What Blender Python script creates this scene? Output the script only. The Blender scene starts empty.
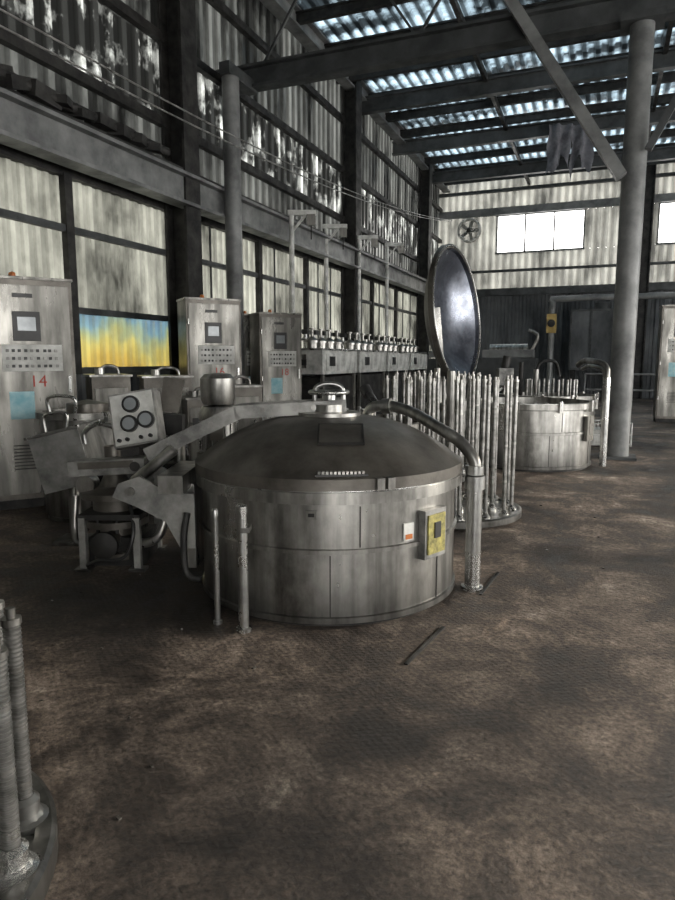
import bpy, math, random
from mathutils import Vector, Matrix
random.seed(7)
YAW=math.radians(22)
CY,SY=math.cos(YAW),math.sin(YAW)
def site(e,n):
    """survey grid (turned 22 deg against the building) -> building axes"""
    return (e*CY-n*SY, e*SY+n*CY)

# ---------------------------------------------------------------- materials
def mk(name):
    m=bpy.data.materials.new(name); m.use_nodes=True
    nt=m.node_tree; nt.nodes.clear()
    return m,nt,nt.nodes,nt.links
def ramp(N,stops):
    r=N.new('ShaderNodeValToRGB'); e=r.color_ramp.elements
    e[0].position=stops[0][0]; e[0].color=(*stops[0][1],1)
    e[1].position=stops[-1][0]; e[1].color=(*stops[-1][1],1)
    for p,c in stops[1:-1]:
        x=e.new(p); x.color=(*c,1)
    return r
def surf(name,c1,c2,scale=3,stretch=(1,1,1),metal=0.0,rough=.5,rvar=.15,bump=.1,bscale=40,lo=.35,hi=.65,coord='Object',streak=0,foot=0):
    m,nt,N,L=mk(name)
    out=N.new('ShaderNodeOutputMaterial'); p=N.new('ShaderNodeBsdfPrincipled')
    tc=N.new('ShaderNodeTexCoord'); mp=N.new('ShaderNodeMapping'); mp.inputs['Scale'].default_value=stretch
    L.new(tc.outputs[coord],mp.inputs[0])
    n=N.new('ShaderNodeTexNoise'); n.inputs['Scale'].default_value=scale; n.inputs['Detail'].default_value=7; n.inputs['Roughness'].default_value=.62
    L.new(mp.outputs[0],n.inputs[0])
    r=ramp(N,[(lo,c1),(hi,c2)]); L.new(n.outputs[0],r.inputs[0]); col=r.outputs[0]
    def mul(a,b_):
        mu=N.new('ShaderNodeMix'); mu.data_type='RGBA'; mu.blend_type='MULTIPLY'; mu.inputs[0].default_value=1
        L.new(a,mu.inputs[6]); L.new(b_,mu.inputs[7]); return mu.outputs[2]
    if streak:
        m2=N.new('ShaderNodeMapping'); m2.inputs['Scale'].default_value=(11,11,.8); L.new(tc.outputs[coord],m2.inputs[0])
        n3=N.new('ShaderNodeTexNoise'); n3.inputs['Scale'].default_value=1.1; n3.inputs['Detail'].default_value=6; L.new(m2.outputs[0],n3.inputs[0])
        r3=ramp(N,[(.34,(1-streak,)*3),(.60,(1.10,)*3)]); L.new(n3.outputs[0],r3.inputs[0])
        col=mul(col,r3.outputs[0])
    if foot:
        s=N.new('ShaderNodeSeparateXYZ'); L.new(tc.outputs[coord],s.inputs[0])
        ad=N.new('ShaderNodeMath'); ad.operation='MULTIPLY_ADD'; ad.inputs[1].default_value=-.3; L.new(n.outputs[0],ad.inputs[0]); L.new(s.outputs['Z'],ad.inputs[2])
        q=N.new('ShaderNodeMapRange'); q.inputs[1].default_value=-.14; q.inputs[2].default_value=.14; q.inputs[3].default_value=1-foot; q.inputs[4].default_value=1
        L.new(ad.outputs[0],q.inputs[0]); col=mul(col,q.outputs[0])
    L.new(col,p.inputs['Base Color'])
    mr=N.new('ShaderNodeMapRange'); mr.inputs[1].default_value=.3; mr.inputs[2].default_value=.7
    mr.inputs[3].default_value=rough+rvar; mr.inputs[4].default_value=max(.05,rough-rvar)
    L.new(n.outputs[0],mr.inputs[0]); L.new(mr.outputs[0],p.inputs['Roughness'])
    p.inputs['Metallic'].default_value=metal
    if bump>0:
        n2=N.new('ShaderNodeTexNoise'); n2.inputs['Scale'].default_value=bscale; n2.inputs['Detail'].default_value=4
        L.new(tc.outputs[coord],n2.inputs[0])
        b=N.new('ShaderNodeBump'); b.inputs['Strength'].default_value=bump; b.inputs['Distance'].default_value=.003
        L.new(n2.outputs[0],b.inputs['Height']); L.new(b.outputs[0],p.inputs['Normal'])
    L.new(p.outputs[0],out.inputs[0]); return m
def sheet(name,dark,light,trans,scale=(1,1,1),nscale=1.5,lo=.4,hi=.65,minf=.1,maxf=.9,rough=.4,axis=None,pitch=.3,groove_shade=.6,metal=.5):
    """dirty corrugated translucent / metal sheet: daylight filters through, corrugation shading is painted in as stripes"""
    m,nt,N,L=mk(name)
    out=N.new('ShaderNodeOutputMaterial'); p=N.new('ShaderNodeBsdfPrincipled')
    tc=N.new('ShaderNodeTexCoord'); mp=N.new('ShaderNodeMapping'); mp.inputs['Scale'].default_value=scale
    L.new(tc.outputs['Object'],mp.inputs[0])
    n=N.new('ShaderNodeTexNoise'); n.inputs['Scale'].default_value=nscale; n.inputs['Detail'].default_value=6; n.inputs['Roughness'].default_value=.65
    L.new(mp.outputs[0],n.inputs[0])
    r=ramp(N,[(lo,dark),(hi,light)]); L.new(n.outputs[0],r.inputs[0])
    p.inputs['Metallic'].default_value=metal; p.inputs['Roughness'].default_value=rough
    t=N.new('ShaderNodeBsdfTranslucent')
    if callable(trans): L.new(trans(N,L,tc),t.inputs[0])
    else: t.inputs[0].default_value=(*trans,1)
    mr=N.new('ShaderNodeMapRange'); mr.inputs[1].default_value=lo; mr.inputs[2].default_value=hi
    mr.inputs[3].default_value=minf; mr.inputs[4].default_value=maxf
    L.new(n.outputs[0],mr.inputs[0]); fac=mr.outputs[0]; col=r.outputs[0]
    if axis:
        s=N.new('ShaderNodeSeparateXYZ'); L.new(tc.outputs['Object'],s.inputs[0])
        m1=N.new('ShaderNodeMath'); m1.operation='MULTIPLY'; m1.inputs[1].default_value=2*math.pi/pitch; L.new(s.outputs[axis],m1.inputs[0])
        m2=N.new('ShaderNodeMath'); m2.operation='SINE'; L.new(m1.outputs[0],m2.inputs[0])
        q=N.new('ShaderNodeMapRange'); q.inputs[1].default_value=-.6; q.inputs[2].default_value=.6; q.inputs[3].default_value=1; q.inputs[4].default_value=1-groove_shade  # painted dark bands that strengthen the shading of the corrugations
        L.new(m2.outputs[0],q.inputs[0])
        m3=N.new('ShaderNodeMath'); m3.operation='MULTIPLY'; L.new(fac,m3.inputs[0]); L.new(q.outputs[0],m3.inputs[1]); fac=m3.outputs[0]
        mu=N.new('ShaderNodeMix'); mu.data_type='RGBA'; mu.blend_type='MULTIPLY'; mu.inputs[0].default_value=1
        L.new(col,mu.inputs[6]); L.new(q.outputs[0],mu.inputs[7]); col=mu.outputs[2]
    L.new(col,p.inputs['Base Color'])
    mx=N.new('ShaderNodeMixShader'); L.new(fac,mx.inputs[0]); L.new(p.outputs[0],mx.inputs[1]); L.new(t.outputs[0],mx.inputs[2])
    L.new(mx.outputs[0],out.inputs[0]); return m

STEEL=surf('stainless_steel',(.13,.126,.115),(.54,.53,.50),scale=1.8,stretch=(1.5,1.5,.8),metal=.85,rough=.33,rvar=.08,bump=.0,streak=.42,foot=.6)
STEELB=surf('bright_steel',(.28,.28,.27),(.60,.60,.58),scale=3,metal=.9,rough=.28,rvar=.06,bump=0)
LID=surf('dusty_lid_steel',(.062,.056,.048),(.18,.167,.147),scale=2.2,metal=.5,rough=.40,rvar=.1,bump=.35,bscale=60)
DARK=surf('dark_iron',(.010,.010,.010),(.038,.036,.033),scale=4,metal=.3,rough=.6,bump=.2)
BEAM=surf('painted_beam',(.026,.029,.030),(.073,.077,.078),scale=2,metal=.2,rough=.55,bump=.1)
BEAML=surf('pale_painted_beam',(.085,.088,.088),(.21,.215,.21),scale=2,metal=.1,rough=.5,bump=.1)
CAB=surf('cabinet_paint',(.13,.126,.113),(.33,.32,.292),scale=1.6,stretch=(2,2,.6),metal=.55,rough=.32,bump=.05,streak=.35)
CASTG=surf('cast_bracket_paint',(.10,.10,.095),(.34,.335,.315),scale=5,metal=.3,rough=.45,bump=.1)
WHITE=surf('white_enamel',(.28,.28,.26),(.62,.62,.59),scale=4,rough=.5,bump=.03)
BLACK=surf('black_plastic',(.01,.01,.01),(.025,.025,.025),rough=.4,bump=0)
CYAN=surf('cyan_label',(.18,.40,.47),(.36,.55,.58),scale=9,rough=.5,bump=0)
RED=surf('red_paint',(.30,.03,.02),(.38,.05,.03),rough=.5,bump=0)
ORANGE=surf('orange_lamp',(.35,.10,.03),(.5,.17,.04),rough=.3,bump=0)
TAN=surf('yellow_machine_paint',(.30,.20,.06),(.50,.36,.12),scale=3,rough=.5,bump=0)
YEL=surf('yellow_sign',(.12,.11,.03),(.38,.33,.09),scale=22,rough=.5,bump=0)
GLASS=surf('gauge_face',(.20,.22,.23),(.32,.34,.35),rough=.15,bump=0,metal=.2)
CLOTH=surf('grey_rag',(.08,.08,.09),(.2,.2,.22),rough=.9,bump=.3)
BLUEG=surf('lid_inside_steel',(.06,.065,.08),(.30,.32,.37),scale=1.5,metal=.85,rough=.3,bump=.05)
WALLLOW=surf('lower_wall_paint',(.045,.049,.053),(.12,.127,.133),scale=1.2,stretch=(1,1,.5),metal=.1,rough=.7,bump=.1)
WSTEEL=surf('spindle_steel',(.14,.14,.13),(.38,.375,.36),scale=6,stretch=(1,1,2),metal=.85,rough=.33,rvar=.06,bump=.05,bscale=90)

def yellowgrad(N,L,tc):
    s=N.new('ShaderNodeSeparateXYZ'); L.new(tc.outputs['Object'],s.inputs[0])
    mr=N.new('ShaderNodeMapRange'); mr.inputs[1].default_value=1.35; mr.inputs[2].default_value=2.4
    n=N.new('ShaderNodeTexNoise'); n.inputs['Scale'].default_value=1.1; n.inputs['Detail'].default_value=3
    a=N.new('ShaderNodeMath'); a.operation='MULTIPLY_ADD'; a.inputs[1].default_value=2.0
    L.new(tc.outputs['Object'],n.inputs[0]); L.new(n.outputs[0],a.inputs[0]); L.new(s.outputs['Z'],a.inputs[2])
    ad=N.new('ShaderNodeMath'); ad.operation='SUBTRACT'; ad.inputs[1].default_value=.94; L.new(a.outputs[0],ad.inputs[0])
    L.new(ad.outputs[0],mr.inputs[0])
    r=ramp(N,[(0,(.56,.38,.08)),(.40,(.58,.50,.15)),(.60,(.38,.44,.25)),(.78,(.18,.33,.40)),(1,(.13,.22,.32))])
    L.new(mr.outputs[0],r.inputs[0]); return r.outputs[0]
UPPER=sheet('upper_corrugated_sheet',(.042,.043,.041),(.21,.21,.195),(.75,.78,.74),scale=(1,1,.35),nscale=1.1,lo=.42,hi=.68,minf=.005,maxf=.085,axis='Y',groove_shade=.65,metal=.7,rough=.35)
LEAK=sheet('broken_clerestory_sheet',(.045,.045,.042),(.2,.2,.185),(.85,.88,.84),scale=(1,1.2,.8),nscale=1.6,lo=.50,hi=.63,minf=.01,maxf=.30,axis='Y',groove_shade=.7,metal=.7,rough=.35)
BACKUP=sheet('back_corrugated_sheet',(.11,.11,.105),(.30,.30,.28),(.90,.90,.82),scale=(1,1,.5),nscale=1.0,lo=.35,hi=.7,minf=.025,maxf=.15,axis='X',groove_shade=.38)
PANEL=sheet('fibreglass_panel',(.09,.09,.075),(.19,.19,.155),(.78,.785,.68),scale=(1,1,.55),nscale=1.1,lo=.36,hi=.64,minf=.012,maxf=.17,axis='Y',pitch=.2,groove_shade=.32)
YPANEL=sheet('yellow_blue_fibreglass',(.1,.1,.05),(.2,.2,.1),yellowgrad,nscale=1,lo=.3,hi=.6,minf=.12,maxf=.26,axis='Y',pitch=.2,groove_shade=.3)
SKY=sheet('skylight_sheet',(.03,.035,.04),(.08,.09,.10),(.58,.78,.93),scale=(.35,.9,1),nscale=1.4,lo=.42,hi=.60,minf=.012,maxf=.29,axis='X',groove_shade=.85)
ROOF=sheet('roof_sheet',(.025,.028,.028),(.07,.075,.075),(.5,.6,.65),scale=(.5,1,1),nscale=1.2,lo=.5,hi=.7,minf=.0,maxf=.05,axis='X',groove_shade=.8)

def floor_mat():
    m,nt,N,L=mk('grimy_floor')
    out=N.new('ShaderNodeOutputMaterial'); p=N.new('ShaderNodeBsdfPrincipled'); tc=N.new('ShaderNodeTexCoord')
    def noise(s,d,r,dist=0):
        n=N.new('ShaderNodeTexNoise'); n.inputs['Scale'].default_value=s; n.inputs['Detail'].default_value=d; n.inputs['Roughness'].default_value=r
        n.inputs['Distortion'].default_value=dist; L.new(tc.outputs['Object'],n.inputs[0]); return n
    def mul(a,b_):
        mu=N.new('ShaderNodeMix'); mu.data_type='RGBA'; mu.blend_type='MULTIPLY'; mu.inputs[0].default_value=1
        L.new(a,mu.inputs[6]); L.new(b_,mu.inputs[7]); return mu.outputs[2]
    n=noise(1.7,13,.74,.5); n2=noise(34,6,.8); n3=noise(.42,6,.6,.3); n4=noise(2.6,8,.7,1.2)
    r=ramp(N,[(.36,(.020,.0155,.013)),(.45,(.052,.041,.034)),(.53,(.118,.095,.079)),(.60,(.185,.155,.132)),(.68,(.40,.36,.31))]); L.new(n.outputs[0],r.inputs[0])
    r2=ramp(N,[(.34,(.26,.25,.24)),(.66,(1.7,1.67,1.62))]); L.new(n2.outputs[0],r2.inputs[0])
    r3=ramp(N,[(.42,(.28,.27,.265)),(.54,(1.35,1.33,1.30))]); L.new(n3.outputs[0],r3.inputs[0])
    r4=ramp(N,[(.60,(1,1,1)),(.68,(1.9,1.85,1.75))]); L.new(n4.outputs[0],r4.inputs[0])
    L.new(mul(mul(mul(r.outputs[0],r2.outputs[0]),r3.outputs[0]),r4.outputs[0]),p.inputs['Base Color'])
    mr=N.new('ShaderNodeMapRange'); mr.inputs[1].default_value=.35; mr.inputs[2].default_value=.6; mr.inputs[3].default_value=.45; mr.inputs[4].default_value=.85
    L.new(n.outputs[0],mr.inputs[0]); L.new(mr.outputs[0],p.inputs['Roughness'])
    w1=N.new('ShaderNodeTexVoronoi'); w1.inputs['Scale'].default_value=26
    mp=N.new('ShaderNodeMapping'); mp.inputs['Rotation'].default_value=(0,0,.9); mp.inputs['Scale'].default_value=(1,1.5,1)
    L.new(tc.outputs['Object'],mp.inputs[0]); L.new(mp.outputs[0],w1.inputs[0]); w1.inputs['Randomness'].default_value=.12
    b=N.new('ShaderNodeBump'); b.inputs['Strength'].default_value=.4; b.inputs['Distance'].default_value=.007; b.invert=True
    L.new(w1.outputs['Distance'],b.inputs['Height'])
    b2=N.new('ShaderNodeBump'); b2.inputs['Strength'].default_value=.7; b2.inputs['Distance'].default_value=.015
    L.new(n2.outputs[0],b2.inputs['Height']); L.new(b.outputs[0],b2.inputs['Normal']); L.new(b2.outputs[0],p.inputs['Normal'])
    L.new(p.outputs[0],out.inputs[0]); return m
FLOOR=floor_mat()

# ---------------------------------------------------------------- mesh builder
class B:
    def __init__(s,name): s.name=name; s.v=[]; s.f=[]; s.mi=[]; s.sm=[]; s.mats=[]; s.kids=[]
    def add(s,vs,fs,mat,smooth=False,M=None):
        if mat not in s.mats: s.mats.append(mat)
        k=s.mats.index(mat); o=len(s.v)
        s.v+= [tuple((M@Vector(v)) if M else v) for v in vs]
        for f in fs: s.f.append([i+o for i in f]); s.mi.append(k); s.sm.append(smooth)
    def box(s,c,d,mat,rot=(0,0,0)):
        M=Matrix.Translation(c)@Matrix.Rotation(rot[2],4,'Z')@Matrix.Rotation(rot[1],4,'Y')@Matrix.Rotation(rot[0],4,'X')
        x,y,z=d[0]/2,d[1]/2,d[2]/2
        vs=[(-x,-y,-z),(x,-y,-z),(x,y,-z),(-x,y,-z),(-x,-y,z),(x,-y,z),(x,y,z),(-x,y,z)]
        s.add(vs,[(0,3,2,1),(4,5,6,7),(0,1,5,4),(1,2,6,5),(2,3,7,6),(3,0,4,7)],mat,False,M)
    def bar(s,p0,p1,w,h,mat,up=(0,0,1)):
        p0=Vector(p0);p1=Vector(p1); d=p1-p0; l=d.length; d.normalize(); u=Vector(up)
        if abs(d.dot(u))>.98: u=Vector((0,1,0))
        sd=d.cross(u).normalized(); u=sd.cross(d)
        M=Matrix((( sd.x,d.x,u.x,(p0.x+p1.x)/2),(sd.y,d.y,u.y,(p0.y+p1.y)/2),(sd.z,d.z,u.z,(p0.z+p1.z)/2),(0,0,0,1)))
        x,y,z=w/2,l/2,h/2
        vs=[(-x,-y,-z),(x,-y,-z),(x,y,-z),(-x,y,-z),(-x,-y,z),(x,-y,z),(x,y,z),(-x,y,z)]
        s.add(vs,[(0,3,2,1),(4,5,6,7),(0,1,5,4),(1,2,6,5),(2,3,7,6),(3,0,4,7)],mat,False,M)
    def ibeam(s,p0,p1,w,h,mat,up=(0,0,1)):
        p0=Vector(p0);p1=Vector(p1); d=(p1-p0).normalized(); u=Vector(up)
        if abs(d.dot(u))>.98: u=Vector((1,0,0))
        sd=d.cross(u).normalized(); u=sd.cross(d); t=.035+h*.03
        s.bar(p0,p1,.03+w*.06,h-2*t,mat,u)
        for g in (-1,1):
            o=u*(g*(h/2-t/2)); s.bar(p0+o,p1+o,w,t,mat,u)
    def cyl(s,p0,p1,r,mat,seg=20,r2=None,cap=True):
        if r2 is None: r2=r
        p0=Vector(p0);p1=Vector(p1); d=(p1-p0).normalized()
        a=Vector((0,0,1)) if abs(d.z)<.9 else Vector((1,0,0))
        x=d.cross(a).normalized(); y=d.cross(x)
        vs=[];fs=[]
        for k,(p,rr) in enumerate(((p0,r),(p1,r2))):
            for i in range(seg):
                t=2*math.pi*i/seg; vs.append(p+x*math.cos(t)*rr+y*math.sin(t)*rr)
        for i in range(seg):
            j=(i+1)%seg; fs.append((i,j,seg+j,seg+i))
        s.add(vs,fs,mat,True)
        if cap: s.add(vs,[tuple(range(seg))[::-1],tuple(range(seg,2*seg))],mat,False)
    def lathe(s,prof,mat,seg=96,c=(0,0,0),M=None,smooth=True):
        runs=[[prof[0]]]
        for i in range(1,len(prof)):
            runs[-1].append(prof[i])
            if i<len(prof)-1:
                a=Vector((prof[i][0]-prof[i-1][0],prof[i][1]-prof[i-1][1])); b=Vector((prof[i+1][0]-prof[i][0],prof[i+1][1]-prof[i][1]))
                if a.length>1e-6 and b.length>1e-6 and a.angle(b)>.5: runs.append([prof[i]])
        T=Matrix.Translation(c)
        if M: T=M@T
        for run in runs:
            vs=[];fs=[]
            for (r,z) in run:
                for i in range(seg):
                    t=2*math.pi*i/seg; vs.append((r*math.cos(t),r*math.sin(t),z))
            for k in range(len(run)-1):
                for i in range(seg):
                    j=(i+1)%seg; fs.append((k*seg+i,k*seg+j,(k+1)*seg+j,(k+1)*seg+i))
            s.add(vs,fs,mat,smooth,T)
    def tube(s,pts,r,mat,seg=14,sub=6,closed=False):
        P=[Vector(p) for p in pts]; Q=[]
        n=len(P)
        rng=range(n) if closed else range(n-1)
        for i in rng:
            g=lambda k:P[k%n] if closed else P[max(0,min(n-1,k))]
            a,b,c,d=g(i-1),g(i),g(i+1),g(i+2)
            for k in range(sub):
                t=k/sub
                Q.append(.5*((2*b)+(c-a)*t+(2*a-5*b+4*c-d)*t*t+(3*b-a-3*c+d)*t**3))
        if not closed: Q.append(P[-1])
        vs=[];fs=[]; m=len(Q); x=None
        for i,q in enumerate(Q):
            if closed: d=(Q[(i+1)%m]-Q[i-1]).normalized()
            else: d=(Q[min(m-1,i+1)]-Q[max(0,i-1)]).normalized()
            if x is None:
                a=Vector((0,0,1)) if abs(d.z)<.9 else Vector((1,0,0)); x=d.cross(a).normalized()
            else: x=(x-d*x.dot(d)).normalized()
            y=d.cross(x)
            for k in range(seg):
                t=2*math.pi*k/seg; vs.append(q+x*math.cos(t)*r+y*math.sin(t)*r)
        for i in range(m if closed else m-1):
            for k in range(seg):
                j=(k+1)%seg; i2=(i+1)%m; fs.append((i*seg+k,i*seg+j,i2*seg+j,i2*seg+k))
        s.add(vs,fs,mat,True)
        if not closed: s.add(vs[:seg]+vs[-seg:],[tuple(range(seg))[::-1],tuple(range(seg,2*seg))],mat,False)
    def plate(s,poly,y0,y1,mat,M=None):
        n=len(poly); vs=[(x,y0,z) for x,z in poly]+[(x,y1,z) for x,z in poly]
        fs=[tuple(range(n)),tuple(range(n,2*n))[::-1]]+[(i,i+n,(i+1)%n+n,(i+1)%n) for i in range(n)]
        s.add(vs,fs,mat,False,M)
    def corr(s,o,du,dv,nrm,lu,lv,mat,pitch=.3,dep=.05):
        o=Vector(o);du=Vector(du);dv=Vector(dv);nrm=Vector(nrm)
        prof=[(0,0),(.38,0),(.5,1),(.88,1),(1,0)]
        us=[];k=0
        while k*pitch<lu:
            for a,b in prof[:-1]:
                if (k+a)*pitch<lu: us.append(((k+a)*pitch,b*dep))
            k+=1
        us.append((lu,0)); vs=[];fs=[]
        for u,h in us:
            vs.append(o+du*u+nrm*h); vs.append(o+du*u+nrm*h+dv*lv)
        for i in range(len(us)-1): fs.append((2*i,2*i+2,2*i+3,2*i+1))
        s.add(vs,fs,mat,False)
    def make(s,loc=(0,0,0),rz=0,bevel=0,rot=None):
        me=bpy.data.meshes.new(s.name); me.from_pydata([tuple(v) for v in s.v],[],s.f)
        for m in s.mats: me.materials.append(m)
        me.polygons.foreach_set('material_index',s.mi); me.polygons.foreach_set('use_smooth',s.sm); me.update()
        ob=bpy.data.objects.new(s.name,me); bpy.context.collection.objects.link(ob)
        ob.location=loc; ob.rotation_euler=(0,0,rz)
        if bevel:
            b=ob.modifiers.new('bevel','BEVEL'); b.width=bevel; b.segments=2; b.limit_method='ANGLE'; b.angle_limit=1.0
        return ob
def place(b,e,n,rz=0,z=0,bevel=0):
    x,y=site(e,n); return b.make((x,y,z),YAW+rz,bevel)
def label(txt,parent,loc,size,mat,rz=0,name='number_mark'):
    cu=bpy.data.curves.new(name,'FONT'); cu.body=txt; cu.size=size; cu.extrude=.001; cu.align_x='CENTER'
    ob=bpy.data.objects.new(name,cu); bpy.context.collection.objects.link(ob); cu.materials.append(mat)
    ob.parent=parent; ob.location=loc; ob.rotation_euler=(math.pi/2,0,rz); return ob

LX,RX,Y0,YB,ZR=-7.0,12.0,-6.0,29.2,9.2
# ---------------------------------------------------------------- room
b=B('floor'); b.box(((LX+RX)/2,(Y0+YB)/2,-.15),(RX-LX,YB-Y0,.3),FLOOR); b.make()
b=B('wall_left')
b.corr((LX,Y0,0),(0,1,0),(0,0,1),(1,0,0),YB-Y0,1.4,WALLLOW)
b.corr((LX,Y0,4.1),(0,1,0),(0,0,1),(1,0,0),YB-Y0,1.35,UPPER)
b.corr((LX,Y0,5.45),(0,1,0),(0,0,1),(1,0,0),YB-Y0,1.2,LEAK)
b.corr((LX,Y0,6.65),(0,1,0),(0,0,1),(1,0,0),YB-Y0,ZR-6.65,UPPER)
b.make()
b=B('wall_back')
wl=[(-4.45,-.97),(1.75,5.2)]
b.corr((LX,YB,0),(1,0,0),(0,0,1),(0,-1,0),RX-LX,4.4,WALLLOW)
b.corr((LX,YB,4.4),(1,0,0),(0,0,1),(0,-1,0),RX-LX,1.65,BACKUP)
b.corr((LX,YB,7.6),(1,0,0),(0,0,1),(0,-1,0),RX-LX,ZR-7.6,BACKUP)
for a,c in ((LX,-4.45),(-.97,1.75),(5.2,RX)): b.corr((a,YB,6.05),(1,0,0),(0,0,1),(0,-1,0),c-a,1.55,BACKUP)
b.make()
b=B('added_wall_right')  # unseen wall, added to cut fill light; its opening admits sky and sun
b.corr((RX,Y0,5.2),(0,1,0),(0,0,1),(-1,0,0),YB-Y0,ZR-5.2,WALLLOW)
b.corr((RX,Y0,0),(0,1,0),(0,0,1),(-1,0,0),5.0,5.2,WALLLOW)
b.corr((RX,18,0),(0,1,0),(0,0,1),(-1,0,0),YB-18,5.2,WALLLOW)
b.make()
b=B('added_wall_rear')  # added behind the camera to reduce fill, opening sized for the light
b.corr((LX,Y0,0),(1,0,0),(0,0,1),(0,1,0),9.0,ZR,WALLLOW)
b.corr((2.0,Y0,5.2),(1,0,0),(0,0,1),(0,1,0),RX-2.0,ZR-5.2,WALLLOW)
b.make()
for i,(a,c) in enumerate(wl):
    b=B('window_%d'%(i+1))
    for z in (6.05,7.6): b.box(((a+c)/2,YB-.03,z),(c-a+.1,.12,.07),BEAML)
    k=3
    for j in range(k+1): b.box((a+(c-a)*j/k,YB-.03,6.82),(.06,.12,1.55),BEAML)
    b.make()
b=B('exhaust_fan')
M=Matrix.Rotation(math.pi/2,4,'X')
b.lathe([(.42,0),(.50,0),(.50,.22),(.44,.24),(.42,.22),(.42,0)],WHITE,32,M=M)
for k in range(5):
    a=k*1.2566; b.bar((.06*math.cos(a),-.1,.06*math.sin(a)),(.40*math.cos(a),-.12,.40*math.sin(a)),.14,.015,STEELB,(.3,1,.2))
b.lathe([(0,.2),(.1,.2),(.1,.08)],STEEL,16,M=M)
for k in range(4): b.box((0,-.21,-.3+.2*k),(.8,.01,.01),WHITE)
b.make((-5.6,YB-.12,7.05))
n=3
ys=[Y0,-2.0,2.0,4.6,7.2,9.9,12.6,15.0,17.5,20.0,22.6,25.6,YB]
for a,c in zip(ys[:-1],ys[1:]):
    b=B('window_%d'%n); n+=1
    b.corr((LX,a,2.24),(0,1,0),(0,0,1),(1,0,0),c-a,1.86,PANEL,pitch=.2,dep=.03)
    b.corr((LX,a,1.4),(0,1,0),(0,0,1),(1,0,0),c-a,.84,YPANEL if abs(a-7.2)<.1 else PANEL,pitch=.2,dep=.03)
    for z in (1.4,2.24,3.33): b.box((LX+.09,(a+c)/2,z),(.08,c-a,.09),BEAM)
    if a>9:
        for q in (1/3,2/3): b.box((LX+.06,a+(c-a)*q,2.75),(.03,.03,2.6),BEAM)
    b.box((LX+.10,a,2.7),(.1,.14,2.7),DARK)
    b.make()
b=B('ceiling')
b.corr((LX,Y0,ZR),(1,0,0),(0,1,0),(0,0,-1),RX-LX,13.2-Y0,ROOF)
b.corr((LX,13.2,ZR),(1,0,0),(0,1,0),(0,0,-1),RX-LX,YB-13.2,SKY)
b.make()
b=B('trim_wall_girts')
for z in (5.4,6.7,8.0): b.box((LX+.12,(Y0+YB)/2,z),(.12,YB-Y0,.14),DARK)
b.box((LX+.06,(Y0+YB)/2,4.08),(.14,YB-Y0,.12),DARK)
for z,m,h in ((4.42,BEAM,.3),(7.75,BEAML,.3),(8.6,BEAM,.12),(5.3,BEAM,.1)): b.box(((LX+RX)/2,YB-.15,z),(RX-LX,.16,h),m)
b.make()
b=B('crane_runway_beam')
b.ibeam((LX+.5,Y0,4.3),(LX+.5,YB,4.3),.3,.5,BEAML)
b.bar((LX+.5,Y0,4.6),(LX+.5,YB,4.6),.06,.08,DARK)
b.make()
b=B('eave_beam'); b.ibeam((LX+.35,Y0,8.95),(LX+.35,YB,8.95),.3,.42,BEAML); b.make()
for y in (-6+.4,1.6,9.55,17.5,25.5):
    b=B('wall_column'); b.ibeam((LX+.34,y,0),(LX+.34,y,ZR-.25),.42,.44,DARK); b.box((LX+.34,y,.02),(.6,.6,.04),DARK); b.make()
for x in (1.35,7.5):
    b=B('wall_column'); b.ibeam((x,YB-.35,0),(x,YB-.35,ZR-.1),.35,.35,DARK); b.make()
b=B('roof_purlins')
for i in range(22):
    y=Y0+.8+i*1.6
    b.ibeam((LX,y,8.98),(RX,y,8.98),.12,.24,DARK)
for y in (18.3,22.2,26.2): b.ibeam((LX,y,8.62),(RX,y,8.62),.2,.42,BEAM)
for x in (-3.2,1.0,5): b.bar((x,Y0,8.8),(x,YB,8.8),.1,.14,DARK)
b.make()
FY=11.2
b=B('portal_frame')
b.cyl((.29,FY,0),(.29,FY,6.4),.17,BEAML,28); b.box((.29,FY,.02),(.55,.55,.04),BEAM)
b.box((.29,FY,6.45),(.6,.5,.1),BEAM)
b.cyl((-6.25,10.5,0),(-6.25,10.5,6.4),.15,BEAML,24); b.box((-6.25,10.5,.02),(.5,.5,.04),BEAM); b.bar((-6.25,10.3,6.5),(-6.25,11.3,6.5),.2,.2,BEAM)
b.ibeam((LX+.1,FY,6.65),(RX,FY,6.65),.26,.4,BEAM)
b.bar((.29-.17,FY-.2,4.25),(-2.75,FY-.2,8.85),.16,.2,BEAML,(0,1,0))
b.bar((.46,FY-.2,4.6),(2.6,FY-.2,8.85),.1,.14,BEAM,(0,1,0))
b.cyl((.29,FY,6.9),(.29,FY,9.0),.12,BEAM)
for k in range(6):
    x=-6+k*2.9; b.bar((x,FY,6.8),(x+1.45,FY,8.9),.04,.05,BEAM,(0,1,0)); b.bar((x+1.45,FY,8.9),(x+2.9,FY,6.8),.04,.05,BEAM,(0,1,0))
b.make()
b=B('overhead_cable')
for dz in (0,.16):
    a=Vector((*site(-3.37,7),4.85+dz)); c=Vector((*site(4.4,25.9),6.8+dz*.3)); pre=a+(a-c)*.25; pre.z=4.7+dz
    pts=[pre]
    for k in range(9):
        t=k/8; p=a.lerp(c,t); p.z-=.9*4*t*(1-t)*.45; pts.append(p)
    b.tube(pts,.012,CASTG,6,4)
b.make()
b=B('hanging_rag')
vs=[];fs=[];W,H=20,10
for i in range(W):
    L_=.9+.22*math.sin(i*.8)+(.22 if i%5==0 else 0)
    for j in range(H):
        vs.append((i*.07+.03*math.sin(j*1.2+i),.10*math.sin(i*1.2+j*.2),-j*.14*L_))
for i in range(W-1):
    for j in range(H-1):
        if i in (9,) and j>2: continue
        fs.append((i*H+j,(i+1)*H+j,(i+1)*H+j+1,i*H+j+1))
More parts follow.
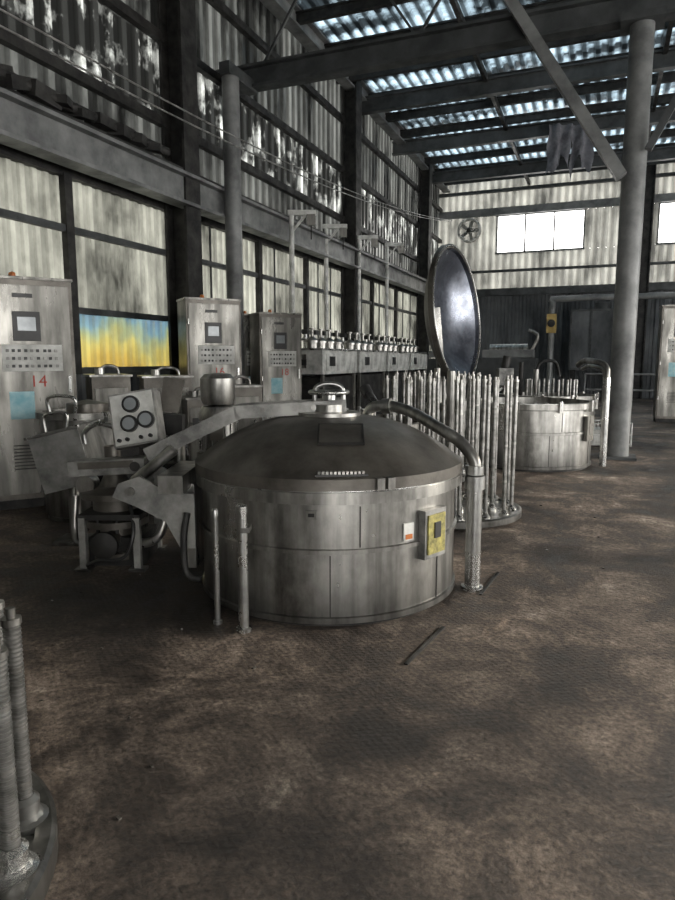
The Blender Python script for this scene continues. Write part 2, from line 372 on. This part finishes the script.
b.add(vs,fs,CLOTH,True); x,y=site(6.3,20.5); b.make((x,y,8.5),YAW)
b=B('junk_on_beam')
for k in range(12):
    b.box((LX+.55,4.6+k*.36,4.72),(.25,.5,.08+.10*random.random()),DARK,(random.random()*.3,random.random()*.2,random.random()*.6))
b.cyl((LX+.6,3.5,4.72),(LX+.6,8.8,4.72),.07,DARK)
b.make()

# ---------------------------------------------------------------- dye vat
def ring(a,r,z): return (r*math.sin(a),-r*math.cos(a),z)
def dome(h=.29,r0=.885,z0=.93,n=16): return [(r0*(1-k/n),z0+h*(1-(1-k/n)**2.6)) for k in range(n+1)]
def lid_geo(b,M,inside=BLUEG):
    zb=.845
    b.lathe([(.86,zb),(.912,zb),(.912,.915),(.885,.93)]+dome()[1:],LID,M=M)
    b.lathe([(.86,zb),(.85,.90)]+[(r*.94,z-.03) for r,z in dome()[1:]],inside,M=M)
    b.tube([tuple((M@Vector((.89*math.cos(t*math.pi/12),.89*math.sin(t*math.pi/12),zb-.004))) if M else (.89*math.cos(t*math.pi/12),.89*math.sin(t*math.pi/12),zb-.004)) for t in range(24)],.014,STEELB,8,3,closed=True)
def vat_body(b,clamps=True):
    R=.87
    b.lathe([(.80,0),(.84,0),(.84,.04)],DARK)
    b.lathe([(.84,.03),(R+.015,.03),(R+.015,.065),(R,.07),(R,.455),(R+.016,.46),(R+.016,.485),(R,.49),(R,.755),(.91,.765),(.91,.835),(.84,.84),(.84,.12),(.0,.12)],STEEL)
    for a in (-2.4,-.9,.02,.9,2.2,3.1): b.box((*ring(a,R+.001,0)[:2],.26),(.007,.006,.38),DARK,(0,0,a))
    for a in (-1.6,.22,1.4,2.5): b.box((*ring(a,R+.001,0)[:2],.62),(.007,.006,.25),DARK,(0,0,a))
    for k in range(10):
        a=k*2*math.pi/10+.15
        if not clamps and math.cos(a)>-.2: continue
        p=ring(a,.925,.80); b.box(p,(.05,.05,.13),STEEL,(0,0,a))
        b.cyl(ring(a,.94,.75),ring(a,.94,.88),.014,STEELB,8)
def lid_details(b):
    b.box((.08,-.56,1.138),(.27,.25,.012),LID,(.38,0,0))
    for c,d in (((.08,-.682,1.094),(.28,.010,.014)),((.08,-.444,1.187),(.28,.010,.014))): b.box(c,d,DARK,(.38,0,0))
    for x in (-.055,.215): b.box((x,-.563,1.141),(.010,.25,.014),DARK,(.38,0,0))
    for k in range(12): 
        a=-.05+k*.026; p=ring(a,.87,.945); b.box(p,(.014,.03,.025),STEEL,(0,0,a))
    b.box(ring(.095,.875,.936),(.30,.035,.012),BLACK,(0,0,.095))
    for a in (.33,.40): b.box(ring(a,.92,.885),(.045,.05,.07),STEEL,(0,0,a))
    b.box(ring(-.1,.875,.70),(.06,.03,.05),STEEL,(0,0,-.1)); b.box(ring(-.1,.89,.70),(.035,.012,.02),DARK,(0,0,-.1))
    b.lathe([(.22,1.19),(.22,1.235),(.12,1.24),(.12,1.29),(.0,1.29)],STEEL,32)
def arm(b):
    for y in (-.06,.22):
        b.bar((-1.25,y,.93),(-.62,y,1.235),.035,.10,CASTG); b.bar((-.64,y,1.235),(.12,y,1.28),.035,.09,CASTG)
    for x,z in ((-1.1,1.0),(-.8,1.15),(-.45,1.25),(-.1,1.27)): b.cyl((x,-.085,z),(x,.245,z),.02,STEEL,12)
    b.bar((-1.2,.08,.98),(-.62,.08,1.25),.2,.02,LID)
    b.cyl((0,.08,1.27),(0,.08,1.36),.05,STEELB)
    b.tube([(.13*math.cos(t*math.pi/4)+.0,.08+.13*math.sin(t*math.pi/4),1.37) for t in range(8)],.016,STEELB,10,4,closed=True)
    b.bar((-.13,.08,1.37),(.13,.08,1.37),.02,.02,STEELB); b.bar((0,-.05,1.37),(0,.21,1.37),.02,.02,STEELB)
    b.tube([(-.10,.1,1.29),(-.09,.1,1.40),(.0,.1,1.43),(.09,.1,1.40),(.10,.1,1.29)],.018,STEELB)
def hinge(b):
    for y in (-.35,.10):
        b.plate([(-1.36,.78),(-1.22,.83),(-1.05,.73),(-.87,.71),(-.87,.34),(-.97,.34),(-1.06,.52),(-1.24,.62),(-1.40,.69)],y,y+.03,CASTG)
    b.cyl((-1.02,-.40,.77),(-1.02,.40,.77),.05,STEEL); b.box((-1.0,-.12,.79),(.16,.62,.12),STEEL)
    b.cyl((-1.28,-.38,.73),(-1.28,.2,.73),.03,STEEL)
    b.box((-.93,-.05,.45),(.06,.3,.6),STEEL)
    b.cyl((-1.33,-.1,.75),(-1.05,-.1,.98),.04,STEEL)

def post(b,x,y,h,r):
    b.lathe([(r*1.5,0),(r*1.5,.02),(r,.025),(r,h-.05),(r*1.1,h-.05),(r*1.1,h-.01),(r*.8,h),(0,h)],STEELB,20,(x,y,0))
V=(-.06,4.48)
b=B('dyeing_vat'); vat_body(b,False); lid_geo(b,None); lid_details(b); arm(b); hinge(b)
b.box((*ring(.80,.89,0)[:2],.525),(.21,.05,.31),CASTG,(0,0,.80)); b.box((*ring(.80,.92,0)[:2],.525),(.17,.012,.25),YEL,(0,0,.80))
b.box((*ring(.80,.928,0)[:2],.55),(.06,.012,.10),BLACK,(0,0,.80+.0))
b.box((*ring(.58,.876,0)[:2],.56),(.075,.01,.11),WHITE,(0,0,.58)); b.box((*ring(.58,.882,0)[:2],.53),(.05,.006,.03),ORANGE,(0,0,.58))
b.tube([(-.80,-.52,.18),(-.90,-.50,.22),(-.92,-.45,.45),(-.90,-.42,.60)],.022,DARK)
post(b,-.48,-.90,.77,.030); post(b,-.65,-.80,.72,.018)
b.box((-.46,-.88,.62),(.05,.1,.03),STEEL)
px,py=.98,-.20
b.lathe([(.075,0),(.075,.02),(.052,.025),(.052,.72),(.068,.72),(.068,.81),(.05,.82)],STEELB,24,(px,py,0))
b.tube([(px,py,.80),(px-.01,py+.01,.92),(px-.10,py+.07,1.04),(px-.22,py+.15,1.12),(.60,.26,1.21),(.45,.36,1.25),(.33,.42,1.235),(.29,.44,1.17),(.28,.44,1.11)],.042,STEEL,18,8)
b.cyl((px-.005,py,.82),(px-.005,py,.88),.062,STEELB)
b.cyl((.40,.38,1.245),(.46,.35,1.25),.06,STEELB)
b.lathe([(.10,1.08),(.10,1.16),(.05,1.17)],STEEL,20,(.28,.44,0))
b.cyl((.36,.47,1.24),(.30,.55,1.34),.03,BLACK); b.cyl((.30,.55,1.32),(.27,.6,1.38),.045,BLACK)
o=place(b,*V); o.scale=(1,1,.968)
b=B('dyeing_vat'); vat_body(b)
M=Matrix.Translation((-1.13,.05,.0))@Matrix.Translation((0,0,1.95))@Matrix.Rotation(math.radians(-32),4,'Z')@Matrix.Rotation(math.radians(-97),4,'Y')@Matrix.Translation((0,0,-.86))
lid_geo(b,M); hinge(b)
b.bar((-1.3,.1,.8),(-1.42,.2,2.05),.1,.12,STEEL)
b.cyl((1.0,-.3,0),(1.0,-.3,1.15),.05,STEELB)
b.tube([(1.0,-.3,1.1),(.98,-.25,1.3),(.8,0,1.36),(.75,.2,1.3)],.04,STEEL)
b.box((*ring(.80,.90,0)[:2],.525),(.21,.05,.31),CAB,(0,0,.80))
for k in range(16):
    a=k*.39; b.cyl((.5*math.cos(a),.5*math.sin(a),.12),(.5*math.cos(a),.5*math.sin(a),.78),.03,WSTEEL,8)
o=place(b,2.90,9.75,0); o.scale=(1,1,1.13)
b=B('dyeing_vat'); vat_body(b)
for k in range(18):
    a=k*.35; r=.3+.3*(k%2); b.cyl((r*math.cos(a),r*math.sin(a),.12),(r*math.cos(a),r*math.sin(a),.95),.03,WSTEEL,8)
place(b,.15,7.8,.3)
b=B('dyeing_vat'); vat_body(b); hinge(b)
b.cyl((1.0,-.3,0),(1.0,-.3,1.2),.05,STEELB); b.tube([(1.0,-.3,1.15),(.98,-.2,1.35),(.8,0,1.42),(.7,.2,1.35)],.04,STEEL)
for k in range(16):
    a=k*.39; b.cyl((.5*math.cos(a),.5*math.sin(a),.12),(.5*math.cos(a),.5*math.sin(a),1.15),.03,WSTEEL,8)
b.box((-.95,.1,1.2),(.3,.3,.35),CASTG); b.cyl((-.95,.1,.3),(-.95,.1,1.05),.05,STEEL); b.cyl((-.95,.1,1.37),(-.9,.1,1.62),.09,DARK)
b.cyl((-.55,.3,.12),(-.55,.3,1.5),.05,DARK,12); b.cyl((-.2,.4,.12),(-.2,.4,1.35),.06,STEEL,12); b.tube([(-.2,.4,1.3),(-.1,.4,1.5),(.2,.4,1.5),(.3,.4,1.2)],.035,DARK)
place(b,4.45,13.6,0)

# ---------------------------------------------------------------- spindle carriers
def carrier(name,R,h,rings,e,n,base=.1,r=.020,ribs=False):
    b=B(name)
    b.lathe([(R-.12,0),(R-.12,.03),(R,.035),(R,base-.01),(R-.015,base),(R-.06,base),(R-.065,base-.02),(0,base-.02)],STEEL,64)
    b.cyl((0,0,.06),(0,0,h+.1),.04,STEEL,14)
    for rr,cnt,ph in rings:
        for k in range(cnt):
            a=ph+k*2*math.pi/cnt; x,y=rr*math.cos(a),rr*math.sin(a); hh=h+random.uniform(-.02,.02)
            tx,ty=random.uniform(-.012,.012),random.uniform(-.012,.012)
            b.lathe([(r*2.4,base-.02),(r*2.4,base+.005),(r*1.5,base+.03),(r,base+.04)],STEELB,12,(x,y,0))
            if ribs:
                pr=[];z=base
                while z<hh:
                    pr+=[(r,z),(r*1.12,z+.003),(r*1.12,z+.007),(r,z+.010)]; z+=.014
                b.lathe(pr,WSTEEL,14,(x,y,0),smooth=True)
                b.lathe([(r*2.9,base-.02),(r*2.9,base),(r*1.9,base+.012),(r*1.9,base+.06),(r*1.2,base+.075)],STEELB,20,(x,y,0))
                tx=ty=0
            else: b.cyl((x,y,base),(x+tx,y+ty,hh),r,WSTEEL,10,cap=False)
            for q in (.3,.55,.8): b.cyl((x+tx*q,y+ty*q,hh*q),(x+tx*q,y+ty*q,hh*q+.02),r*1.12,STEEL,10)
            b.cyl((x+tx,y+ty,hh),(x+tx,y+ty,hh+.02),r*1.25,STEEL,10); b.cyl((x+tx,y+ty,hh+.02),(x+tx,y+ty,hh+.05),r*.6,STEEL,8)
    return place(b,e,n)
carrier('spindle_carrier',.72,1.34,[(.62,15,.1),(.43,10,.3),(.23,5,0)],1.12,6.45)
carrier('spindle_carrier',.66,1.34,[(.55,14,.1),(.36,9,.3),(.18,4,0)],1.32,8.65)
carrier('spindle_carrier',.65,.74,[(.56,16,.10),(.38,10,.22),(.18,4,0)],-1.48,1.61,base=.12,r=.024,ribs=True)

# ---------------------------------------------------------------- control stand with gauges
b=B('valve_control_stand')
for x,y in ((-.34,-.25),(.06,-.25),(-.34,.3),(.06,.3)): b.box((x,y,.2),(.05,.05,.40),CASTG); b.box((x,y,.01),(.12,.10,.02),STEEL)
b.box((-.14,.05,.40),(.46,.62,.04),DARK)
b.box((-.14,.06,.11),(.40,.42,.22),DARK)
b.lathe([(.20,.05),(.20,.10),(.13,.11),(.13,.28),(.24,.30),(.24,.35),(.17,.36),(.17,.50),(.26,.52),(.26,.565),(.12,.60),(.07,.70),(.07,.9)],LID,32,(-.17,0,0))
for k in range(10): 
    a=k*.628; b.cyl((-.17+.225*math.cos(a),.225*math.sin(a),.27),(-.17+.225*math.cos(a),.225*math.sin(a),.38),.014,DARK,8)
b.cyl((-.17,-.1,.2),(-.17,-.30,.2),.07,LID); b.lathe([(.0,0),(.05,0),(.10,.02),(.10,.05)],DARK,24,M=Matrix.Translation((-.17,-.33,.2))@Matrix.Rotation(-math.pi/2,4,'X'))
b.tube([(-.05,-.1,.18),(.1,-.15,.18),(.20,-.15,.25),(.26,-.1,.45),(.28,0,.5)],.035,STEEL)
b.tube([(-.3,-.3,.05),(-.2,-.34,.1),(-.02,-.33,.12),(.05,-.3,.3),(.0,-.2,.5)],.014,BLACK,8)
b.tube([(-.3,0,.15),(-.45,-.05,.15),(-.5,0,.25),(-.5,.05,.5)],.03,STEEL)
b.box((-.13,-.22,.78),(.56,.16,.11),CASTG,(0,-.05,0)); b.box((-.13,-.30,.80),(.40,.012,.05),LID,(0,-.05,0))
b.cyl((.08,-.31,.79),(.08,-.28,.79),.035,DARK)
T=Matrix.Translation((.06,-.12,1.11))@Matrix.Rotation(math.radians(-10),4,'Y')@Matrix.Rotation(math.radians(-14),4,'X')
def tb(c,d,m):
    x,y,z=d[0]/2,d[1]/2,d[2]/2
    vs=[(c[0]+i*x,c[1]+j*y,c[2]+k*z) for i,j,k in ((-1,-1,-1),(1,-1,-1),(1,1,-1),(-1,1,-1),(-1,-1,1),(1,-1,1),(1,1,1),(-1,1,1))]
    b.add(vs,[(0,3,2,1),(4,5,6,7),(0,1,5,4),(1,2,6,5),(2,3,7,6),(3,0,4,7)],m,False,T)
tb((0,0,0),(.34,.16,.40),CASTG); tb((0,-.085,.0),(.31,.012,.37),WHITE)
for x,z in ((.0,.10),(-.03,-.04),(.095,-.03)):
    p0=T@Vector((x,-.09,z)); p1=T@Vector((x,-.125,z)); p2=T@Vector((x,-.128,z))
    b.cyl(p0,p1,.062,BLACK,24); b.cyl(p1,p2,.045,GLASS,24)
for x in (-.12,-.06,.04,.11): 
    b.cyl(T@Vector((x,-.09,-.15)),T@Vector((x,-.115,-.15)),.014,BLACK,12)
b.box((.0,-.1,.88),(.14,.1,.12),DARK)
b.plate([(.16,1.16),(.30,1.14),(.36,1.40),(.20,1.42)],.12,.15,LID)
b.plate([(.10,.98),(.32,.95),(.33,1.12),(.12,1.14)],.14,.24,DARK)
b.tube([(-.10,.1,1.0),(-.30,.1,1.06),(-.42,.1,1.0),(-.42,.1,.9)],.02,STEELB)
b.tube([(.18,-.05,1.0),(.26,-.05,.95),(.28,0,.8)],.018,BLACK)
b.cyl((.28,.2,.55),(.28,.2,.92),.05,STEEL); b.cyl((.2,.2,.90),(.33,.2,.90),.03,STEELB)
for k in range(5):
    b.tube([(.1+.04*k,.2,.5),(.05+.05*k,.25,.80),(.15+.03*k,.3,.98),(.32,.3,.9-.03*k)],.013,BLACK,8)
b.box((.18,.18,.66),(.2,.25,.18),DARK)
b.cyl((-.35,.1,.42),(-.35,.1,.75),.05,DARK); b.cyl((-.35,-.02,.62),(-.35,-.14,.62),.07,STEEL)
place(b,-1.54,4.92,bevel=.004)
b=B('chemical_hopper')
T=Matrix.Rotation(math.radians(-14),4,'Y')
def hb(c,d,m):
    x,y,z=d[0]/2,d[1]/2,d[2]/2
    vs=[(c[0]+i*x,c[1]+j*y,c[2]+k*z) for i,j,k in ((-1,-1,-1),(1,-1,-1),(1,1,-1),(-1,1,-1),(-1,-1,1),(1,-1,1),(1,1,1),(-1,1,1))]
    b.add(vs,[(0,3,2,1),(4,5,6,7),(0,1,5,4),(1,2,6,5),(2,3,7,6),(3,0,4,7)],m,False,Matrix.Translation((0,0,.74))@T)
hb((0,-.22,0),(.42,.02,.48),CASTG); hb((0,.22,0),(.42,.02,.48),STEEL); hb((-.2,0,0),(.02,.44,.48),STEEL); hb((.2,0,0),(.02,.44,.48),STEEL); hb((0,0,-.2),(.4,.44,.02),STEEL)
hb((0,-.235,.235),(.46,.03,.025),STEELB); hb((0,.235,.235),(.46,.03,.025),STEELB)
b.cyl((0,0,0),(0,0,.54),.05,STEEL); b.box((0,0,.015),(.3,.3,.03),STEEL)
b.tube([(-.12,-.2,.97),(-.12,-.2,1.1),(.05,-.2,1.12),(.05,-.2,1.0)],.014,STEELB)
place(b,-2.25,5.45,bevel=.003)
b=B('mixing_kettle')
b.lathe([(.42,0),(.42,.04),(.44,.05),(.44,.98),(.48,.99),(.48,1.05),(.42,1.05),(.42,.85),(0,.85)],STEEL,48)
b.lathe([(.2,.85),(.2,1.12),(.0,1.16)],LID,24)
b.tube([(-.2,-.4,1.05),(-.2,-.42,1.2),(.05,-.46,1.2),(.05,-.44,1.05)],.016,STEELB)
b.box((.3,-.35,1.0),(.06,.06,.12),STEELB); b.cyl((.5,-.1,0),(.5,-.1,.9),.03,STEELB)
place(b,-2.5,6.5)
b=B('pump_motor')
b.box((0,0,.35),(.36,.3,.7),LID); b.lathe([(.17,.7),(.17,1.0),(.18,1.0),(.18,1.06),(.15,1.12),(.0,1.14)],STEEL,28)
for k in range(18):
    a=k*.349; b.box((.175*math.cos(a),.175*math.sin(a),.85),(.02,.006,.26),STEELB,(0,0,a))
b.tube([(.0,-.15,.3),(.3,-.2,.3),(.4,-.1,.1)],.03,STEEL); b.box((.02,-.18,.88),(.12,.06,.12),LID)
b.lathe([(.14,1.14),(.16,1.2),(.16,1.38),(.12,1.42),(0,1.43)],STEEL,24)
place(b,-1.12,6.1)
def smallbox(e,n,w,d,h,rz=.5):
    b=B('pump_cabinet'); b.box((0,0,h/2+.03),(w,d,h-.06),LID); b.box((0,0,.03),(w*.9,d*.9,.06),DARK); b.box((0,0,h+.01),(w+.05,d+.05,.03),STEEL)
    b.box((0,-d/2-.008,h*.55),(w*.85,.012,h*.7),CAB); b.box((w*.3,-d/2-.03,h*.6),(.03,.03,.12),STEELB)
    b.box((-w*.15,-d/2-.018,h*.72),(w*.4,.008,.12),BLACK)
    b.cyl((-w*.2,0,h+.02),(-w*.2,0,h+.10),.06,STEEL,16); b.tube([(-w*.2,0,h+.08),(0,0,h+.13),(w*.25,0,h+.10),(w*.3,0,h)],.02,STEEL)
    place(b,e,n,rz,bevel=.006)
smallbox(-2.85,8.1,.45,.5,1.35,.5); smallbox(-2.32,8.8,.62,.5,1.32,.4); smallbox(-1.8,8.5,.4,.4,1.05,.4)
smallbox(-1.3,8.6,.5,.4,1.2,.4)

# ---------------------------------------------------------------- electrical cabinets
def cabinet(e,n,w,h,num,rz,side=False):
    b=B('electrical_cabinet'); d=.55
    b.box((0,0,.05),(w*.96,d*.9,.1),DARK); b.box((0,0,h/2+.05),(w,d,h-.1),LID)
    b.box((0,0,h+.01),(w+.03,d+.03,.03),CAB)
    f=-d/2
    b.box((0,f-.012,h/2+.05),(w-.07,.022,h-.22),CAB)
    b.box((-.02,f-.03,h*.80),(w*.30,.02,h*.125),BLACK); b.box((-.02,f-.042,h*.81),(w*.2,.006,h*.06),GLASS)
    b.box((.02,f-.03,h*.665),(w*.66,.012,h*.115),WHITE)
    for i in range(9):
        for j in range(3): b.box((-w*.25+i*w*.067+random.uniform(-.006,.006),f-.04,h*.63+j*h*.033),(.03,.012,.03),BLACK if (i*j+i)%4 else CASTG)
    b.box((-.12*w,f-.028,h*.46),(w*.27,.008,h*.12),CYAN)
    for k in range(8): b.box((0,f-.028,h*.18+k*.035),(w*.5,.012,.012),DARK)
    b.box((w*.42,f-.035,h*.55),(.03,.03,.18),STEELB)
    for z in (.2,.5,.85): b.cyl((-w/2+.03,f-.02,h*z),(-w/2+.03,f-.02,h*z+.08),.014,STEELB,8)
    b.box((-w*.05,f-.03,h*.93),(w*.22,.006,.04),BLACK)
    b.lathe([(.035,h+.02),(.035,h+.07),(.03,h+.09),(0,h+.10)],ORANGE,14,(-.1,0,0))
    o=place(b,e,n,rz,bevel=.008)
    label(num,o,(w*.07,f-.028,h*.54),.17,RED)
cabinet(-3.30,7.0,.86,2.36,'14',math.radians(30))
cabinet(-1.98,10.2,.84,2.44,'16',math.radians(26))
cabinet(-1.68,12.7,.6,2.38,'17',math.radians(26))
cabinet(-1.14,12.1,.80,2.36,'18',math.radians(26))
cabinet(8.45,16.3,.9,2.85,'3',math.radians(-20))

# ---------------------------------------------------------------- sample dyeing row
for k in range(4):
    t=.6+k*2.15; e=-.62+.3746*t; n_=13.6+.9272*t
    b=B('sample_dyeing_machine')
    b.box((0,0,1.5),(1.0,1.95,.48),WHITE); b.box((0,0,1.76),(1.06,2.0,.04),STEELB)
    b.box((0,0,.6),(.9,1.85,1.2),DARK)
    for y in (-.9,.9):
        for x in (-.46,.46): b.box((x,y,.63),(.07,.07,1.26),CAB)
    b.box((.51,0,1.5),(.012,1.6,.35),WHITE); b.box((.52,-.5,1.52),(.012,.3,.2),BLACK)
    b.box((-.1,-.985,1.52),(.5,.012,.28),CAB); b.box((.1,-.995,1.5),(.12,.012,.12),BLACK)
    for y in (-.7,-.25,.2,.65):
        b.lathe([(.13,1.78),(.13,1.9),(.16,1.9),(.16,1.94),(.06,2.0),(.03,2.02),(.03,2.16),(.07,2.16),(.07,2.19),(0,2.2)],STEEL,18,(.15,y,0))
        b.cyl((-.2,y,1.78),(-.2,y,2.12),.035,STEELB,10); b.box((-.2,y,2.14),(.12,.12,.1),BLACK)
    b.cyl((-.2,-.95,1.98),(-.2,.95,1.98),.03,STEEL,10)
    x,y=site(e,n_); b.make((x,y,0),0,.005)
for e,n_,h in ((-.98,14.4,4.7),(-.28,16.6,4.85),(.60,18.6,4.95),(1.55,20.9,5.15)):
    b=B('hoist_post'); b.cyl((0,0,0),(0,0,h),.055,WHITE,14); b.box((0,0,.02),(.12,.12,.04),CAB)
    b.box((.22,0,h-.05),(.6,.1,.1),WHITE); b.bar((0,0,h-.45),(.3,0,h-.1),.05,.05,WHITE)
    b.box((.42,0,h-.2),(.18,.14,.22),CAB); b.cyl((.42,0,h-.3),(.42,0,h-.6),.015,DARK,6)
    place(b,e,n_)
b=B('wire_mesh_bin')
w,d,h=.85,.6,.42
for x in (-w/2,w/2):
    for y in (-d/2,d/2): b.cyl((x,y,0),(x,y,h),.016,WHITE,8)
for z in (.04,h/2,h):
    for y in (-d/2,d/2): b.cyl((-w/2,y,z),(w/2,y,z),.012,WHITE,8)
    for x in (-w/2,w/2): b.cyl((x,-d/2,z),(x,d/2,z),.012,WHITE,8)
for k in range(1,14):
    x=-w/2+k*w/14
    for y in (-d/2,d/2): b.cyl((x,y,.04),(x,y,h),.006,WHITE,6)
b.box((0,0,.17),(w-.08,d-.08,.26),WHITE); b.box((0,0,.03),(w,d,.02),STEEL)
place(b,4.85,11.9)
x0,y0=site(9.2,24.5)
b=B('steam_pipe')
b.tube([(x0-1.2,y0,2.0),(x0-1.2,y0,3.6),(x0-.9,y0,3.8),(x0+3,y0,3.8),(x0+5,y0,3.8)],.11,BEAML)
b.cyl((x0-1.2,y0,0),(x0-1.2,y0,2.0),.11,BEAML)
for q in (1.5,4): b.cyl((x0+q,y0,0),(x0+q,y0,3.7),.05,BEAM)
b.box((x0-1.2,y0-.16,2.9),(.34,.2,.7),TAN); b.cyl((x0-1.2,y0-.26,2.9),(x0-1.2,y0-.34,2.9),.14,DARK)
b.make()
b=B('water_tank')
b.box((0,0,2.3),(2.2,1.4,2.3),WALLLOW)
for x in (-1.1,-.37,.37,1.1): b.box((x,-.72,2.3),(.07,.05,2.3),BEAM)
for z in (1.2,3.42): b.box((0,0,z),(2.24,1.5,.08),BEAM)
for x in (-1,1):
    for y in (-.6,.6): b.box((x,y,.6),(.14,.14,1.2),DARK)
b.cyl((0,-.3,3.4),(0,-.3,3.7),.3,BEAM)
b.make((x0+.55,y0+1.5,0))
b=B('guard_rail')
for z in (.6,1.1): b.cyl((-.5,22.6,z),(8,22.6,z),.03,BEAML,8)
for k in range(7): b.cyl((-.5+k*1.41,22.6,0),(-.5+k*1.41,22.6,1.1),.03,BEAML,8)
b.make()
for e,n_ in ((5.6,21.5),(4.2,24),):
    b=B('winding_machine'); b.box((0,0,.9),(1.8,.9,1.4),BEAM); b.box((0,0,1.75),(1.6,.7,.25),BEAML)
    for x in (-.8,.8): b.box((x,0,.1),(.12,.9,.2),DARK)
    b.cyl((-.6,0,1.9),(.6,0,1.9),.16,STEEL); b.tube([(.7,0,1.8),(.9,0,2.3),(.6,0,2.5)],.05,STEEL)
    x,y=site(e,n_); b.make((x,y,0))
b=B('floor_channel_cover')
for (p,q) in (((.35,3.15),(.62,3.62)),((.95,4.15),(1.18,4.6))):
    a=(*site(*p),.004); c=(*site(*q),.004); b.bar(a,c,.02,.008,DARK)
b.make()
b=B('floor_debris')
for k in range(90):
    e=random.uniform(-2.4,3.6); n_=random.uniform(2.0,8)
    if (e+.06)**2+(n_-4.49)**2<1.5: continue
    s_=random.uniform(.005,.014); b.box((*site(e,n_),s_*.25),(s_*1.6,s_,s_*.5),random.choice([CASTG,DARK,LID]),(0,0,random.random()*3))
b.make()

# ---------------------------------------------------------------- light
w=bpy.data.worlds.new('overcast_sky'); bpy.context.scene.world=w; w.use_nodes=True
bg=w.node_tree.nodes['Background']; bg.inputs[0].default_value=(1.0,.985,.955,1); bg.inputs[1].default_value=6.3
sl=bpy.data.lights.new('low_hazy_sun','SUN'); sl.energy=4.0; sl.angle=math.radians(12); sl.color=(1,.92,.80)
so=bpy.data.objects.new('low_hazy_sun',sl); bpy.context.collection.objects.link(so)
so.rotation_euler=Vector((1,.55,.34)).to_track_quat('Z','Y').to_euler(); so.location=(16,6,6)
cam=bpy.data.cameras.new('camera'); co=bpy.data.objects.new('camera',cam); bpy.context.collection.objects.link(co)
cam.sensor_fit='VERTICAL'; cam.sensor_height=24; cam.lens=650/900*24; cam.clip_end=200
co.location=(0,0,1.55); co.rotation_euler=(math.radians(90-7.9),0,YAW)
bpy.context.scene.camera=co
bpy.context.scene.view_settings.view_transform='Standard'
